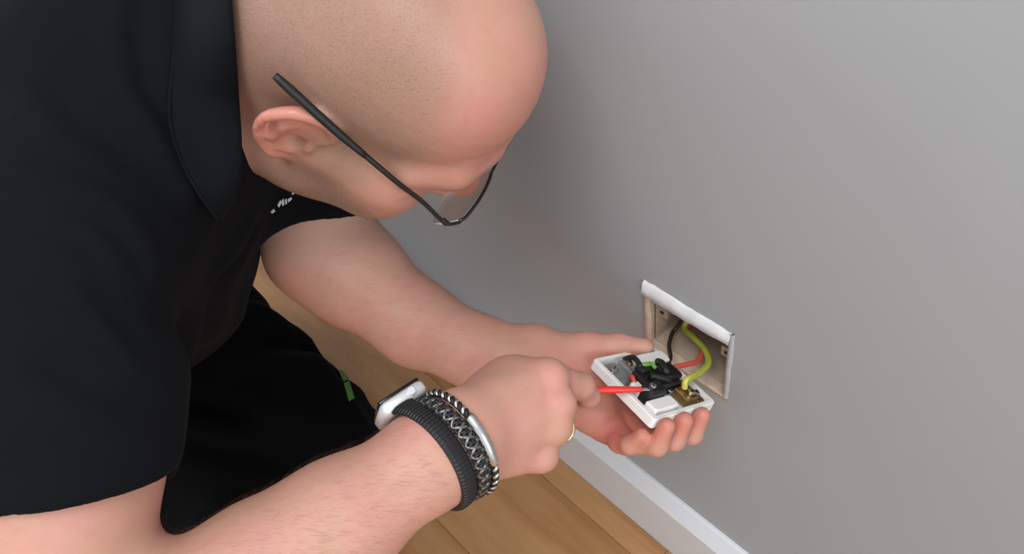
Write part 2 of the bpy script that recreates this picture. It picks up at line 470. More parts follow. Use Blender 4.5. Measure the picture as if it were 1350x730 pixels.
def polygonise(node, lo, hi, h, B=16, relax=2):
    """naive surface nets on the blocks near the surface"""
    lo = np.asarray(lo, np.float64); hi = np.asarray(hi, np.float64)
    nb = np.ceil((hi-lo)/(h*B)).astype(int); half = h*B*math.sqrt(3)/2
    N = nb*B+2
    g = np.arange(B+1); GX, GY, GZ = np.meshgrid(g, g, g, indexing='ij'); G = np.stack([GX, GY, GZ], -1).reshape(-1, 3)
    cellv = []; cellid = []; edges = ([], [], [])
    def gid(ijk): return (ijk[:, 0].astype(np.int64)*N[1]+ijk[:, 1])*N[2]+ijk[:, 2]
    # coarse pass
    bi = np.stack(np.meshgrid(*[np.arange(n) for n in nb], indexing='ij'), -1).reshape(-1, 3)
    cc = (lo+(bi+0.5)*h*B).astype(np.float32)
    dd = np.full(len(cc), 9.0, np.float32)
    for s in range(0, len(cc), 60000): dd[s:s+60000] = sdf(node, cc[s:s+60000])
    for b in bi[np.abs(dd) < half*1.5+0.012]:
        ijk = G+b*B; p = (lo+ijk*h).astype(np.float32)
        c = (lo+(b+0.5)*B*h).astype(np.float32)
        d = node.ev(p, c, half, 0.012)
        if d is None: continue
        ins = d < 0
        if ins.all() or not ins.any(): continue
        d = d.reshape(B+1, B+1, B+1); I = ins.reshape(B+1, B+1, B+1)
        cnt = np.zeros((B, B, B), np.int16); pos = np.zeros((B, B, B, 3))
        sl = lambda o: tuple(slice(o[a], o[a]+B) for a in range(3))
        for ax in range(3):
            oth = [a for a in range(3) if a != ax]
            for u in (0, 1):
                for v in (0, 1):
                    o0 = [0, 0, 0]; o0[oth[0]] = u; o0[oth[1]] = v; o1 = list(o0); o1[ax] = 1
                    a_, b_ = I[sl(o0)], I[sl(o1)]; x = a_ != b_
                    da, db = d[sl(o0)], d[sl(o1)]
                    t = np.where(x, da/np.where(x, da-db, 1), 0)
                    cnt += x
                    q = np.zeros((B, B, B, 3)); q[..., oth[0]] = u; q[..., oth[1]] = v; q[..., ax] = t
                    pos += np.where(x[..., None], q, 0)
                    if u == 0 and v == 0:
                        e = np.argwhere(x); edges[ax].append(np.c_[e+b*B, a_[x][:, None]])
        m = cnt > 0; idx = np.argwhere(m)
        cellv.append(lo+(idx+b*B+pos[m]/cnt[m][:, None])*h); cellid.append(gid(idx+b*B))
    V = np.concatenate(cellv); ID = np.concatenate(cellid); o = np.argsort(ID); ID = ID[o]; V = V[o]
    F = []
    for ax in range(3):
        e = np.concatenate(edges[ax]); ijk = e[:, :3]; ins = e[:, 3] > 0
        a, b = [(1, 2), (2, 0), (0, 1)][ax]
        q = []; ok = np.ones(len(e), bool)
        for (da, db) in ((0, 0), (1, 0), (1, 1), (0, 1)):
            c = ijk.copy(); c[:, a] -= da; c[:, b] -= db; k = gid(c); s = np.clip(np.searchsorted(ID, k), 0, len(ID)-1)
            ok &= (ID[s] == k) & (c[:, a] >= 0) & (c[:, b] >= 0); q.append(s)
        q = np.stack(q, 1); q[ins] = q[ins][:, ::-1]; F.append(q[ok])
    F = np.concatenate(F)
    F = F[:, ::-1].copy()
    # relaxing passes
    for _ in range(relax):
        acc = np.zeros_like(V); n = np.zeros(len(V))
        for i in range(4):
            for j in ((i+1) % 4, (i+3) % 4):
                for ax in range(3): acc[:, ax] += np.bincount(F[:, i], V[F[:, j], ax], len(V))
                n += np.bincount(F[:, i], minlength=len(V))
        V = V+0.6*(acc/np.maximum(n, 1)[:, None]-V)
    return V, F

# ------------------------------------------------------------------ the person: skeleton
HO = CC+D((-0.1038, -0.1473, 0.5151))                         # point between the ears
hr_ = unit(D((-0.3499, 0.787, -0.5081))); hf_ = D((0.6887, 0.5838, 0.4299)); hf_ = unit(hf_-hr_*(hf_@hr_)); hu_ = np.cross(hr_, hf_)
HR = np.array([hr_, hf_, hu_])                                # head axes: right, forward, up
def HP(x, y, z): return HO+np.array([x, y, z])@HR
nb = np.array([-0.19, 0.289, 0.684]); pv = np.array([-0.27, 0.70, 0.25])
rs, re, rw = P(60, 330, 0.47), P(88, 930, 0.44), P(590, 592, 0.51)
ls, le, lw = np.array([-0.085, 0.35, 0.69]), P(417, 328, 0.70), P(692, 470, 0.69)
def lerp(a, b, t): return a+(b-a)*t

def head_node():
    s = []
    cr = U_(0.02, EL((0, -0.012, 0.048), (0.0765, 0.094, 0.082)), EL((0, 0.040, 0.056), (0.066, 0.060, 0.066)), EL((0, -0.05, 0.02), (0.064, 0.052, 0.058)))
    face = U_(0.022, EL((0, 0.048, -0.022), (0.060, 0.050, 0.062)), EL((0, 0.062, -0.062), (0.043, 0.036, 0.046)))
    it = [(face, 0.03)]
    for sx in (1, -1):
        it += [(RC((sx*0.040, 0.087, 0.032), (sx*0.012, 0.098, 0.033), 0.0125, 0.0125), 0.018),      # brow
               (RC((sx*0.058, 0.066, 0.022), (sx*0.040, 0.082, 0.030), 0.010, 0.011), 0.016),
               (EL((sx*0.050, 0.066, -0.014), (0.018, 0.020, 0.016)), 0.022),                       # cheekbone
               (RC((sx*0.062, 0.020, -0.010), (sx*0.050, 0.062, -0.012), 0.009, 0.012), 0.02),
               (EL((sx*0.035, 0.072, -0.045), (0.024, 0.024, 0.030)), 0.024), (EL((sx*0.051, 0.034, -0.042), (0.0165, 0.030, 0.032)), 0.024),                       # cheek
               (RC((sx*0.056, 0.008, -0.020), (sx*0.051, 0.014, -0.066), 0.016, 0.016), 0.025),     # jaw
               (RC((sx*0.051, 0.014, -0.066), (sx*0.016, 0.080, -0.106), 0.016, 0.015), 0.025)]
    it += [(EL((0, 0.086, -0.107), (0.021, 0.016, 0.016)), 0.016),                                  # chin
           (EL((0, 0.086, -0.070), (0.030, 0.020, 0.022)), 0.018),                                  # mouth mound
           (RC((0, 0.020, -0.085), (0, 0.070, -0.104), 0.030, 0.018), 0.03)]                        # under the chin
    base = U_(0.03, (cr, 0.03), *it)
    nose = U_(0.008, RC((0, 0.093, 0.022), (0, 0.113, -0.012), 0.0085, 0.0095), RC((0, 0.113, -0.012), (0, 0.119, -0.024), 0.0095, 0.0115),
              EL((0.012, 0.108, -0.028), (0.0085, 0.010, 0.008)), EL((-0.012, 0.108, -0.028), (0.0085, 0.010, 0.008)))
    cuts = []
    for sx in (1, -1):
        cuts += [EL((sx*0.033, 0.104, 0.008), (0.018, 0.016, 0.012))]
    h = SUB(base, 0.014, *cuts)
    lids = [EL((sx*0.032, 0.079, 0.007), (0.0145, 0.0145, 0.0135)) for sx in (1, -1)]
    h = U_(0.004, h, (nose, 0.012), (lids[0], 0.005), (lids[1], 0.005),
           (RC((0.020, 0.099, -0.066), (-0.020, 0.099, -0.066), 0.003, 0.003), 0.006), (RC((0.006, 0.105, -0.064), (-0.006, 0.105, -0.064), 0.004, 0.004), 0.006),
           (RC((0.018, 0.098, -0.077), (-0.018, 0.098, -0.077), 0.0035, 0.0035), 0.007), (RC((0.006, 0.103, -0.077), (-0.006, 0.103, -0.077), 0.0045, 0.0045), 0.006))
    # slits: closed mouth, nostrils, eyelids
    slit = [RC((0.024, 0.101, -0.0712), (0, 0.110, -0.0708), 0.0012, 0.0016), RC((-0.024, 0.101, -0.0712), (0, 0.110, -0.0708), 0.0012, 0.0016),
            EL((0.007, 0.114, -0.038), (0.004, 0.006, 0.006)), EL((-0.007, 0.114, -0.038), (0.004, 0.006, 0.006))]
    for sx in (1, -1):
        slit += [RC((sx*0.022, 0.0905, -0.0015), (sx*0.033, 0.0935, -0.003), 0.0014, 0.0016), RC((sx*0.033, 0.0935, -0.003), (sx*0.044, 0.0885, -0.0005), 0.0016, 0.0012)]
    h = SUB(h, 0.003, *slit)
    def creases(p):
        x, y, z = p[:, 0], p[:, 1], p[:, 2]
        m = np.exp(-((z-0.062)/0.022)**2)*(y > 0.03)*np.exp(-(x/0.05)**2)
        m2 = np.exp(-((np.abs(x)-0.058)/0.008)**2-((z-0.008)/0.02)**2)*(y > 0.04)       # crow's feet
        return 0.00055*m*np.sin((z+0.10*x*x*8)*2*math.pi/0.0115)+0.0005*m2*np.sin((z+0.4*(np.abs(x)-0.05))*2*math.pi/0.009)
    return DISP(h, creases, 0.001)

def ear_node(sx):
    """outer ear; built for the right side (+x), mirrored for the left"""
    # local ear plane: y back (-) / forward (+), z up, x outward
    def E(y, z, x): return (sx*x, y, z)
    bend = lambda y, x0: x0+max(0.0, (0.012-y))*0.42
    path = [(0.010, 0.006), (0.013, 0.018), (0.008, 0.029), (-0.004, 0.034), (-0.016, 0.030), (-0.0235, 0.019), (-0.0245, 0.006), (-0.0205, -0.008), (-0.013, -0.019), (-0.005, -0.026)]
    rim = [E(y, z, bend(y, 0.0725)+0.003) for (y, z) in path]
    rr = [0.0022, 0.0034, 0.0038, 0.0038, 0.0038, 0.0036, 0.0035, 0.0034, 0.0036, 0.0045]
    helix = chain(0.002, spline(rim, 3), np.interp(np.linspace(0, 1, 28), np.linspace(0, 1, 10), rr))
    back = U_(0.006, FRC(E(-0.006, 0.018, bend(-0.006, 0.0715)), E(-0.008, -0.008, bend(-0.008, 0.071)), 0.017, 0.014, (sx*1, 0.42, 0), 0.28),
              RC(E(-0.002, -0.026, 0.076), E(0.001, -0.029, 0.074), 0.0068, 0.006))
    anti = chain(0.003, [E(-0.006, 0.025, 0.0815), E(-0.0145, 0.012, 0.0865), E(-0.0135, -0.004, 0.086), E(-0.006, -0.015, 0.0825), E(0.000, -0.0165, 0.080)], [0.002, 0.0031, 0.0032, 0.0030, 0.0026])
    tragus = EL(E(0.0075, -0.003, 0.0765), (0.0045, 0.0035, 0.006))
    root = RC(E(0.004, 0.012, 0.070), E(0.003, -0.012, 0.070), 0.008, 0.008)
    e = U_(0.004, back, (root, 0.008), (helix, 0.003), (anti, 0.003), (tragus, 0.004))
    concha = EL(E(-0.002, -0.004, 0.084), (0.0095, 0.0078, 0.0095)); fossa = chain(0.001, [E(0.004, 0.022, 0.084), E(-0.010, 0.024, 0.089), E(-0.019, 0.012, 0.093), E(-0.019, 0.000, 0.092)], [0.0028, 0.003, 0.0026, 0.002])
    return SUB(e, 0.004, concha, fossa)
HEAD = U_(0.006, head_node(), (ear_node(1), 0.006), (ear_node(-1), 0.006))

# ---- right hand (closed around the screwdriver)
def seg(*q): return [P(*a) for a in q]
R_MCP = seg((722, 496, 0.556), (733, 531, 0.551), (729, 562, 0.551), (712, 599, 0.556))
RF = [seg((722, 496, 0.556), (766, 508, 0.588), (776, 522, 0.610), (764, 527, 0.628)),
      seg((733, 531, 0.551), (744, 540, 0.596), (738, 546, 0.624), (722, 546, 0.634)),
      seg((729, 562, 0.551), (740, 563, 0.593), (730, 567, 0.620), (714, 567, 0.626)),
      seg((712, 599, 0.556), (717, 603, 0.590), (710, 601, 0.611), (698, 597, 0.615))]
RT = seg((640, 528, 0.552), (690, 512, 0.592), (738, 516, 0.620), (764, 522, 0.640))
frad = [[0.0122, 0.0098, 0.0086, 0.0072], [0.0125, 0.0100, 0.0088, 0.0076], [0.0118, 0.0095, 0.0084, 0.0072], [0.0105, 0.0085, 0.0076, 0.0066]]
rwn = unit(rw-lerp(re, rw, 0.8))
def hand_palm(w, mcp, back, k=0.012, th=0.0115, extra=()):
    """metacarpals from the wrist plus the flesh of the palm on the side away from 'back'"""
    its = []
    lat = unit(mcp[3]-mcp[0])
    for i, m in enumerate(mcp):
        b = w+lat*(-0.016+0.0107*i)
        its.append((RC(b, m, 0.0150, [0.0100, 0.0104, 0.0100, 0.0092][i]), k))
        its.append((RC(b-back*0.006, lerp(b, m, 0.86)-back*0.010, 0.013, 0.0105), k))
    return U_(k, *its, *extra)
cam_in = lambda p: unit(CC-p)
Rback = unit(np.cross(R_MCP[3]-R_MCP[0], R_MCP[1]-rw)); Rback = Rback if Rback@cam_in(R_MCP[1]) > 0 else -Rback
thn = RC(RT[0], RT[1], 0.0185, 0.0125)
rpalm = hand_palm(rw+rwn*0.012, R_MCP, Rback, extra=[(thn, 0.02), (EL(P(672, 503, 0.566), (0.017, 0.017, 0.017)), 0.02), *[(EL(m+Rback*0.0042, (0.0098, 0.0098, 0.0098)), 0.006) for m in R_MCP]])
def tend(p):
    return 0.0
RHAND = HAND(rpalm, [chain(0.005, RF[i], frad[i]) for i in range(4)]+[chain(0.006, RT[1:], [0.0125, 0.0112, 0.0092])], 0.010, 0.0012)
# ---- frame of the face plate that the left hand holds
cam_in = lambda p: unit(CC-p)
A_, D_, C_ = P(780, 475, 0.656), P(858, 553, 0.609), P(945, 527, 0.662)
pu = unit(C_-D_); pv_ = A_-D_; pv_ = unit(pv_-pu*(pv_@pu)); pw = np.cross(pu, pv_); pw = pw if pw@cam_in(D_) > 0 else -pw
PO = (A_+C_)/2; PHW = 0.0398
PA = (pu, pv_, pw)
def Q(u, v, w_): return PO+u*pu+v*pv_+w_*pw
def PU(px_, py_, w_=0.0):
    r = D(((px_-675)/FPX, (py_-365)/FPX, 1.0)); t = ((PO+w_*pw-CC)@pw)/(r@pw); p = CC+r*t-PO; return p@pu, p@pv_
# ---- left hand (palm up under the face plate, finger tips on its edge)
tipu = (0.0165, -0.0065, -0.0285, -0.0420)
LF = []
for i, u in enumerate(tipu):
    if i < 3: LF.append([Q(0.002+u*0.55, 0.024-0.004*i, -0.049-0.003*i), Q(u*0.95-0.002, -0.020, -0.043-0.002*i), Q(u-0.003, -PHW-0.0075, -0.0230), Q(u-0.003, -PHW-0.0070, -0.0015)])
    else: LF.append([Q(-0.022, 0.010, -0.060), Q(-0.032, -0.015, -0.050), Q(-0.0400, -0.030, -0.036), Q(-0.0410, -0.0365, -0.0190)])
L_MCP = [q[0] for q in LF]
LT = seg((728, 470, 0.690), (772, 459, 0.694), (816, 456, 0.694), (850, 458, 0.690))
Lback = -unit(np.cross(L_MCP[3]-L_MCP[0], L_MCP[1]-lw)); Lback = Lback if Lback@cam_in(L_MCP[1]) < 0 else -Lback
lpalm = hand_palm(lw, L_MCP, Lback, extra=[(RC(LT[0], LT[1], 0.017, 0.0135), 0.02), (RC(lerp(lw, L_MCP[3], 0.35)-Lback*0.006, lerp(lw, L_MCP[3], 0.8)-Lback*0.006, 0.014, 0.011), 0.02)])
LHAND = HAND(lpalm, [chain(0.005, LF[i], [r*0.97 for r in frad[i]]) for i in range(4)]+[chain(0.006, LT[1:], [0.0128, 0.0108, 0.0086])], 0.010, 0.0012)

# ---- arms
fdr = unit(rw-re); fdl = unit(lw-le)
rarm = U_(0.03, chain(0.02, [rs, lerp(rs, re, 0.45), lerp(rs, re, 0.8), re], [0.058, 0.058, 0.050, 0.043]),
          (chain(0.02, [re, P(250, 825, 0.455), P(349, 755, 0.473), P(443, 690, 0.487), P(571, 602, 0.506), rw+rwn*0.012], [0.043, 0.0445, 0.0415, 0.0365, 0.0295, 0.0275]), 0.02))
larm = U_(0.03, chain(0.02, [ls, P(428, 190, 0.69), le], [0.056, 0.050, 0.044]),
          (chain(0.02, [le, P(464, 360, 0.70), P(550, 427, 0.695), P(626, 463, 0.692), lw], [0.042, 0.0450, 0.0355, 0.030, 0.026]), 0.022))
chest = nb+(pv-nb)*0.3
neckn = U_(0.03, chain(0.03, [HP(0, -0.030, -0.020), HP(0, -0.045, -0.075), nb], [0.060, 0.056, 0.052]),
           RC(nb, lerp(nb, rs, 0.85), 0.046, 0.044), RC(nb, lerp(nb, ls, 0.85), 0.05, 0.045), RC(nb, chest, 0.08, 0.09))
BODY = U_(0.02, XF(HEAD, HR, HO), (neckn, 0.03), (U_(0.012, rarm, (RHAND, 0.014)), 0.03), (U_(0.012, larm, (LHAND, 0.014)), 0.03))

def volume_sign(V, F):
    a, b, c, d = (V[F[:, i]] for i in range(4))
    return (np.einsum('ij,ij->i', a, np.cross(b, c))+np.einsum('ij,ij->i', a, np.cross(c, d))).sum()
def organic(name, node, lo, hi, h, mat, parent, B=16, relax=2):
    V, F = polygonise(node, lo, hi, h, B, relax)
    if volume_sign(V-V.mean(0), F) < 0: F = F[:, ::-1].copy()
    o = mesh(name, V, F, mat, parent, smooth=True); return o, V
person = empty('person', (pv[0], 0.5, 0.0), 'man in black polo shirt and glasses kneeling, bent over the open wall socket', 'person')
import time; _t = time.time()
body, BV = organic('body', BODY, (-0.56, -0.10, 0.30), (0.0, 0.52, 0.90), 0.0020, SKIN, person)
print('body', len(BV), time.time()-_t)
H = (BV-HO)@HR.T
def g(c, s, Q=H): return np.exp(-(((Q-np.array(c))/np.array(s))**2).sum(1))
onhead = (np.abs(H[:, 0]) < 0.11) & (H[:, 2] > -0.14) & (H[:, 1] > -0.13) & (H[:, 1] < 0.14) & (H[:, 2] < 0.15)
x, y, z = H.T; ax = np.abs(x)
sg = lambda v: 1/(1+np.exp(-np.clip(v, -30, 30)))
# hair grows behind a receding line and on the sides; beard on the jaw
hairline = sg((0.030-y-0.25*np.maximum(z-0.08, 0)-0.02*np.cos(x*40))/0.007)*sg((z+0.015+0.6*np.maximum(-y-0.05, 0))/0.008)
topbald = 1-0.75*np.exp(-((x/0.05)**2+((y-0.02)/0.06)**2))*(z > 0.07)
side = sg((ax-0.052)/0.004)*sg((0.058-y)/0.005)*sg((z-0.008)/0.007)*sg((0.075-z)/0.01)
beard = sg((-0.016-z+0.10*np.maximum(0.05-y, 0)-0.55*np.maximum(y-0.035, 0))/0.006)*sg((y-0.004+0.2*(z+0.05))/0.007)*sg((z+0.135)/0.01)
side2 = sg((ax-0.05)/0.004)*sg((y-0.008)/0.004)*sg((0.032-y)/0.005)*sg((0.02-z)/0.006)*sg((z+0.05)/0.006)
stub = np.where(onhead, np.clip(np.maximum.reduce([hairline*topbald*0.95, side*0.95, beard*1.0, side2*0.8]), 0, 1), 0)
earm = np.where(onhead, sg((ax-0.079)/0.002)*sg((0.018-y)/0.004)*sg((z+0.04)/0.003)*sg((0.042-z)/0.003), 0)
red = np.where(onhead, 0.48*earm+0.50*g((0, 0.085, 0.065), (0.06, 0.05, 0.045))+0.45*g((0, 0.12, -0.02), (0.02, 0.02, 0.02))+0.22*g((0.05, 0.06, -0.02), (0.03, 0.03, 0.03)), 0)
for fs, am in ((RF, 0.10), (LF, 0.60)):
    for q in fs:
        for j, rr_ in ((0, 0.012), (1, 0.011), (3, 0.010)):
            red = red+am*np.exp(-((BV-q[j])**2).sum(1)/(2*(rr_*1.1)**2))
red = red+0.55*np.exp(-((BV-(L_MCP[2]*0.6+lw*0.4))**2).sum(1)/(2*0.03**2))
stub = np.clip(stub*(1-earm), 0, 1)
upper = np.clip(1-np.abs((BV-lerp(ls, le, 0.75))@unit(le-ls))/0.09, 0, 1)*(np.linalg.norm(BV-le, axis=1) < 0.11)
attr(body, 'stubble', stub); attr(body, 'red', np.clip(red, 0, 0.8)); attr(body, 'pale', np.clip(upper*0.6, 0, 1))
attr(body, 'shine', onhead.astype(float))
attr(body, 'brow', np.where(onhead, 0.75*np.exp(-((z-0.030-0.10*np.maximum(0.035-ax, 0)*0)/0.0045)**2)*sg((ax-0.014)/0.002)*sg((0.054-ax)/0.003)*(y > 0.05), 0))
attr(body, 'lip', np.where(onhead, 0.8*np.exp(-((z+0.0712)/0.0065)**2)*(y > 0.094)*(ax < 0.024), 0))

# ------------------------------------------------------------------ clothes
tax = unit(pv-nb); blat = rs-ls; blat = unit(blat-tax*(blat@tax)); bfr = np.cross(tax, blat); bfr = bfr if bfr[2] < 0 else -bfr   # body right, body front (faces down)
TB = np.array([blat, bfr, tax])
def T(r, f_, d): return nb+np.array([r, f_, d])@TB
hemR = P(94, 664, 0.452); axR = unit(re-rs); hnR = unit(axR+0.13*D((1, 0, 0)))
hemL = P(420, 286, 0.69); axL = unit(D((0.03, 1, 0.15)))
sleeveR = AND(0.007, chain(0.03, [lerp(rs, re, 0.0), lerp(rs, re, 0.35), hemR+axR*0.05], [0.068, 0.067, 0.066]), HALF(hemR, hnR))
sleeveL = AND(0.007, chain(0.03, [ls, P(426, 190, 0.69), hemL+axL*0.05], [0.064, 0.060, 0.055]), HALF(hemL, axL))
torso = U_(0.06, RC(T(0, -0.015, 0.02), lerp(nb, rs, 0.92), 0.072, 0.070), RC(T(0, -0.01, 0.01), lerp(nb, ls, 0.9), 0.062, 0.062),
           (RC(P(206, -70, 0.568), P(210, 50, 0.562), 0.079, 0.078), 0.03), EL(T(0.105, -0.055, 0.21), (0.165, 0.165, 0.27), TB), (chain(0.04, [P(215, 258, 0.60), P(175, 345, 0.60), P(140, 425, 0.56), P(105, 490, 0.52)], [0.050, 0.052, 0.048, 0.040]), 0.05),
           EL(T(0.13, -0.03, 0.34), (0.115, 0.115, 0.20), TB))
shirt_solid = U_(0.05, torso, (sleeveR, 0.03), (sleeveL, 0.03))
def trace(node, px_, py_, t0=0.25, t1=1.4):
    """the first point of a surface seen at pixel x, y"""
    r = D(((px_-675)/FPX, (py_-365)/FPX, 1.0)); t = t0
    for _ in range(160):
        d = float(sdf(node, (CC+r*t)[None, :])[0]); t += max(d*0.6, 0.0004)
        if d < 0.0004 or t > t1: break
    return CC+r*t, t
# creases of the cloth: polylines on the shirt, a groove with a soft ridge beside it
CREASE = []
for pl_, w_, am_, side_ in (([(-30, 248), (30, 254), (80, 264), (125, 281), (162, 308), (186, 345)], 0.0065, 0.0042, (4, -14)), ([(-30, 288), (40, 290), (92, 306), (130, 338)], 0.006, 0.0034, (3, -12)),
                       ([(216, 150), (226, 178), (243, 212), (266, 250)], 0.0050, 0.0048, (-12, 6)), ([(186, -20), (176, 40), (186, 105), (205, 150)], 0.007, 0.0040, (-13, 0)), ([(338, 300), (312, 345), (280, 380)], 0.006, 0.0040, (-10, -7)),
                       ([(120, 380), (160, 415), (186, 455)], 0.007, 0.0036, (-8, 10)), ([(70, 120), (110, 170), (165, 205)], 0.009, 0.0028, (-9, 12)), ([(60, 480), (120, 520), (190, 535)], 0.009, 0.0032, (-5, 13))):
    for dx, dy, sg_ in ((0, 0, 1.0), (side_[0], side_[1], -0.75)):
        CREASE.append(([trace(shirt_solid, x_+dx, y_+dy)[0] for x_, y_ in pl_], w_ if sg_ > 0 else w_*1.4, 1.7*am_*sg_))
CREASE = [([RC(q_[i], q_[i+1], 0, 0) for i in range(len(q_)-1)], w_, am_) for q_, w_, am_ in CREASE]
def shirt_folds(p):
    q = (p-nb)@TB.T.astype(np.float32); r, f_, d = q[:, 0], q[:, 1], q[:, 2]
    s = 0.0045*np.sin(r*34+d*22+3*np.sin(d*9))*np.exp(-((d-0.25)/0.22)**2)
    ar = (p-rs)@axR.astype(np.float32)
    pull = (p-rs)@unit(D((0.7, 0.1, -0.7))).astype(np.float32)
    s = s+0.0040*np.sin(ar*95+pull*40+2.2*np.sin(pull*32+1))*np.exp(-((ar-0.05)/0.05)**2)
    s = s+0.0030*np.sin(ar*38-pull*75+1.5*np.sin(ar*50))*np.exp(-((ar-0.17)/0.06)**2)
    for segs_, w_, am_ in CREASE:
        if np.linalg.norm(p.mean(0)-segs_[len(segs_)//2].a) > 0.22: continue
        dd_ = np.minimum.reduce([q_.d(p) for q_ in segs_]); s = s+am_*np.exp(-(dd_/w_)**2)
    # sleeve seam around the shoulder, hems
    seam = (p-lerp(rs, nb, 0.22))@unit(rs-nb+0.25*(re-rs)).astype(np.float32)
    near = np.exp(-(((p-rs)**2).sum(1)/0.11**2)**2)
    s = s+0.0016*near*np.exp(-(seam/0.0022)**2)-0.0012*near*np.exp(-((seam-0.006)/0.004)**2)
    hr = (p-hemR)@hnR.astype(np.float32)
    s = s+0.0014*np.exp(-((hr+0.024)/0.0018)**2)*(((p-hemR)**2).sum(1) < 0.02)
    hl = (p-hemL)@axL.astype(np.float32)
    return (s+0.0012*np.exp(-((hl+0.022)/0.0018)**2)*(((p-hemL)**2).sum(1) < 0.01)).astype(np.float32)
cavR = RC(lerp(rs, re, 0.42), re, 0.0605, 0.056); cavL = RC(P(426, 215, 0.69), le, 0.054, 0.050)
neckcav = chain(0.02, [HP(0, -0.030, -0.020), HP(0, -0.045, -0.075), lerp(HP(0, -0.045, -0.075), nb, 0.45)], [0.064, 0.063, 0.060])
SHIRTN = SUB(DISP(shirt_solid, shirt_folds, 0.014), 0.004, cavR, cavL)
shirt, SV = organic('polo_shirt', SHIRTN, (-0.62, 0.02, 0.08), (0.02, 0.98, 0.90), 0.0038, SHIRT, person, 16, 5)
shirt['label'] = 'black short-sleeved polo shirt'
print('shirt', len(SV), time.time()-_t)

legR = U_(0.04, RC((-0.39, 0.72, 0.21), (-0.395, 0.385, 0.105), 0.105, 0.082), RC((-0.395, 0.385, 0.088), (-0.40, 0.80, 0.070), 0.078, 0.062))
legL = U_(0.04, RC((-0.285, 0.72, 0.20), (-0.262, 0.395, 0.110), 0.095, 0.080), RC((-0.262, 0.395, 0.088), (-0.26, 0.80, 0.070), 0.078, 0.062))
def tr_folds(p):
    x, y, z = p.T
    w1 = np.sin(y*62+x*34+2.5*np.sin(x*28+z*20)); w1 = np.sign(w1)*np.abs(w1)**0.7
    return (0.0085*w1*np.exp(-((y-0.50)/0.15)**2)+0.0035*np.sin(x*85+y*40+2*np.sin(z*60))).astype(np.float32)
_t1, _t2, _t3, _t4 = (trace(U_(0.03, legR, legL), a, b)[0] for a, b in ((285, 405), (338, 415), (350, 470), (410, 474)))
TRN = AND(0.01, DISP(U_(0.03, legR, legL, (RC(_t1, _t2, 0.012, 0.017), 0.02), (RC(_t3, _t4, 0.010, 0.019), 0.02), (EL((-0.335, 0.76, 0.22), (0.17, 0.14, 0.14)), 0.06)), tr_folds, 0.013), HALF((0, 0, 0.002), (0, 0, -1)))
trous, TV = organic('trousers', TRN, (-0.52, 0.24, -0.01), (-0.04, 0.98, 0.42), 0.0050, TROUS, person, 16, 3)
trous['label'] = 'black work trousers'
print('trousers', len(TV), time.time()-_t)
def grad(node, p, e=0.001):
    q = np.array([p+e*v for v in np.vstack([np.eye(3), -np.eye(3)])]); d = sdf(node, q); return unit(d[:3]-d[3:])
# ---- collar of the polo shirt, turned down, draped over neck and shoulder
SKINCLOTH = U_(0.0, BODY, SHIRTN)
def collar():
    fold = [(296, -90), (303, -20), (308, 40), (312, 90), (315, 135), (318, 180), (318, 222), (309, 262), (291, 290)]
    outer = [(226, -90), (233, -20), (232, 40), (228, 90), (224, 135), (226, 170), (239, 212), (262, 254), (289, 291)]
    df = [trace(SKINCLOTH, a, b)[1] for a, b in fold]; do = [trace(SHIRTN, a, b)[1] for a, b in outer]
    sm = lambda q: [min(q[i], (q[max(i-1, 0)]+q[i]+q[min(i+1, len(q)-1)])/3) for i in range(len(q))]
    df = sm(sm(df)); do = sm(sm(do)); n = len(fold)
    df = [min(a, b+0.012)-(0.011 if i < n-2 else 0.005) for i, (a, b) in enumerate(zip(df, do))]
    F_ = spline([P(a, b, d) for (a, b), d in zip(fold, df)], 5); O_ = spline([P(a, b, d-0.0035) for (a, b), d in zip(outer, do)], 5)
    v = []; f = []; K = 8; m = len(F_)
    for i in range(m):
        a, b = F_[i], O_[i]; L = np.linalg.norm(a-b); tc = cam_in(a); e = unit(a-b)
        deep = -tc*0.8-e*0.35
        row = [a+deep*0.034, a+deep*0.016-e*0.002, a+deep*0.004+e*0.0006]
        for k in range(K+1):
            t = k/K; row.append(a+(b-a)*t+tc*(0.006*math.sin(math.pi*min(1, t*1.15))*min(1, L/0.03)))
        v += row
    w_ = K+4
    for i in range(m-1):
        for k in range(w_-1): f.append((i*w_+k, i*w_+k+1, (i+1)*w_+k+1, (i+1)*w_+k))
    o = mesh('collar', v, f, SHIRT, shirt, smooth=True)
    md = o.modifiers.new('thickness', 'SOLIDIFY'); md.thickness = 0.0022; md.offset = 0
    sb = o.modifiers.new('round', 'SUBSURF'); sb.levels = 1; sb.render_levels = 1
    # stitched edge
    MB().tube([p+cam_in(p)*0.0012 for p in O_], 0.0013, 6).build('collar_edge', SHIRT, shirt, True)
collar()
def on_surface(node, px_, py_, lift=0.0006):
    p, t = trace(node, px_, py_); n = grad(node, p); return p+n*lift, n
def patch(name, node, poly, mat, parent, lift=0.0008):
    """a small flat print lying on cloth, outline given on the cloth"""
    q = [on_surface(node, a, b, lift) for a, b in poly]; c = np.mean([p for p, _ in q], 0); nn = unit(np.sum([n for _, n in q], 0))
    k = len(q); v = [p for p, _ in q]+[p-nn*0.0006 for p, _ in q]
    f = [tuple(range(k)), tuple(range(2*k-1, k-1, -1))]+[(i, k+i, k+(i+1) % k, (i+1) % k) for i in range(k)]
    return mesh(name, v, f, mat, parent)
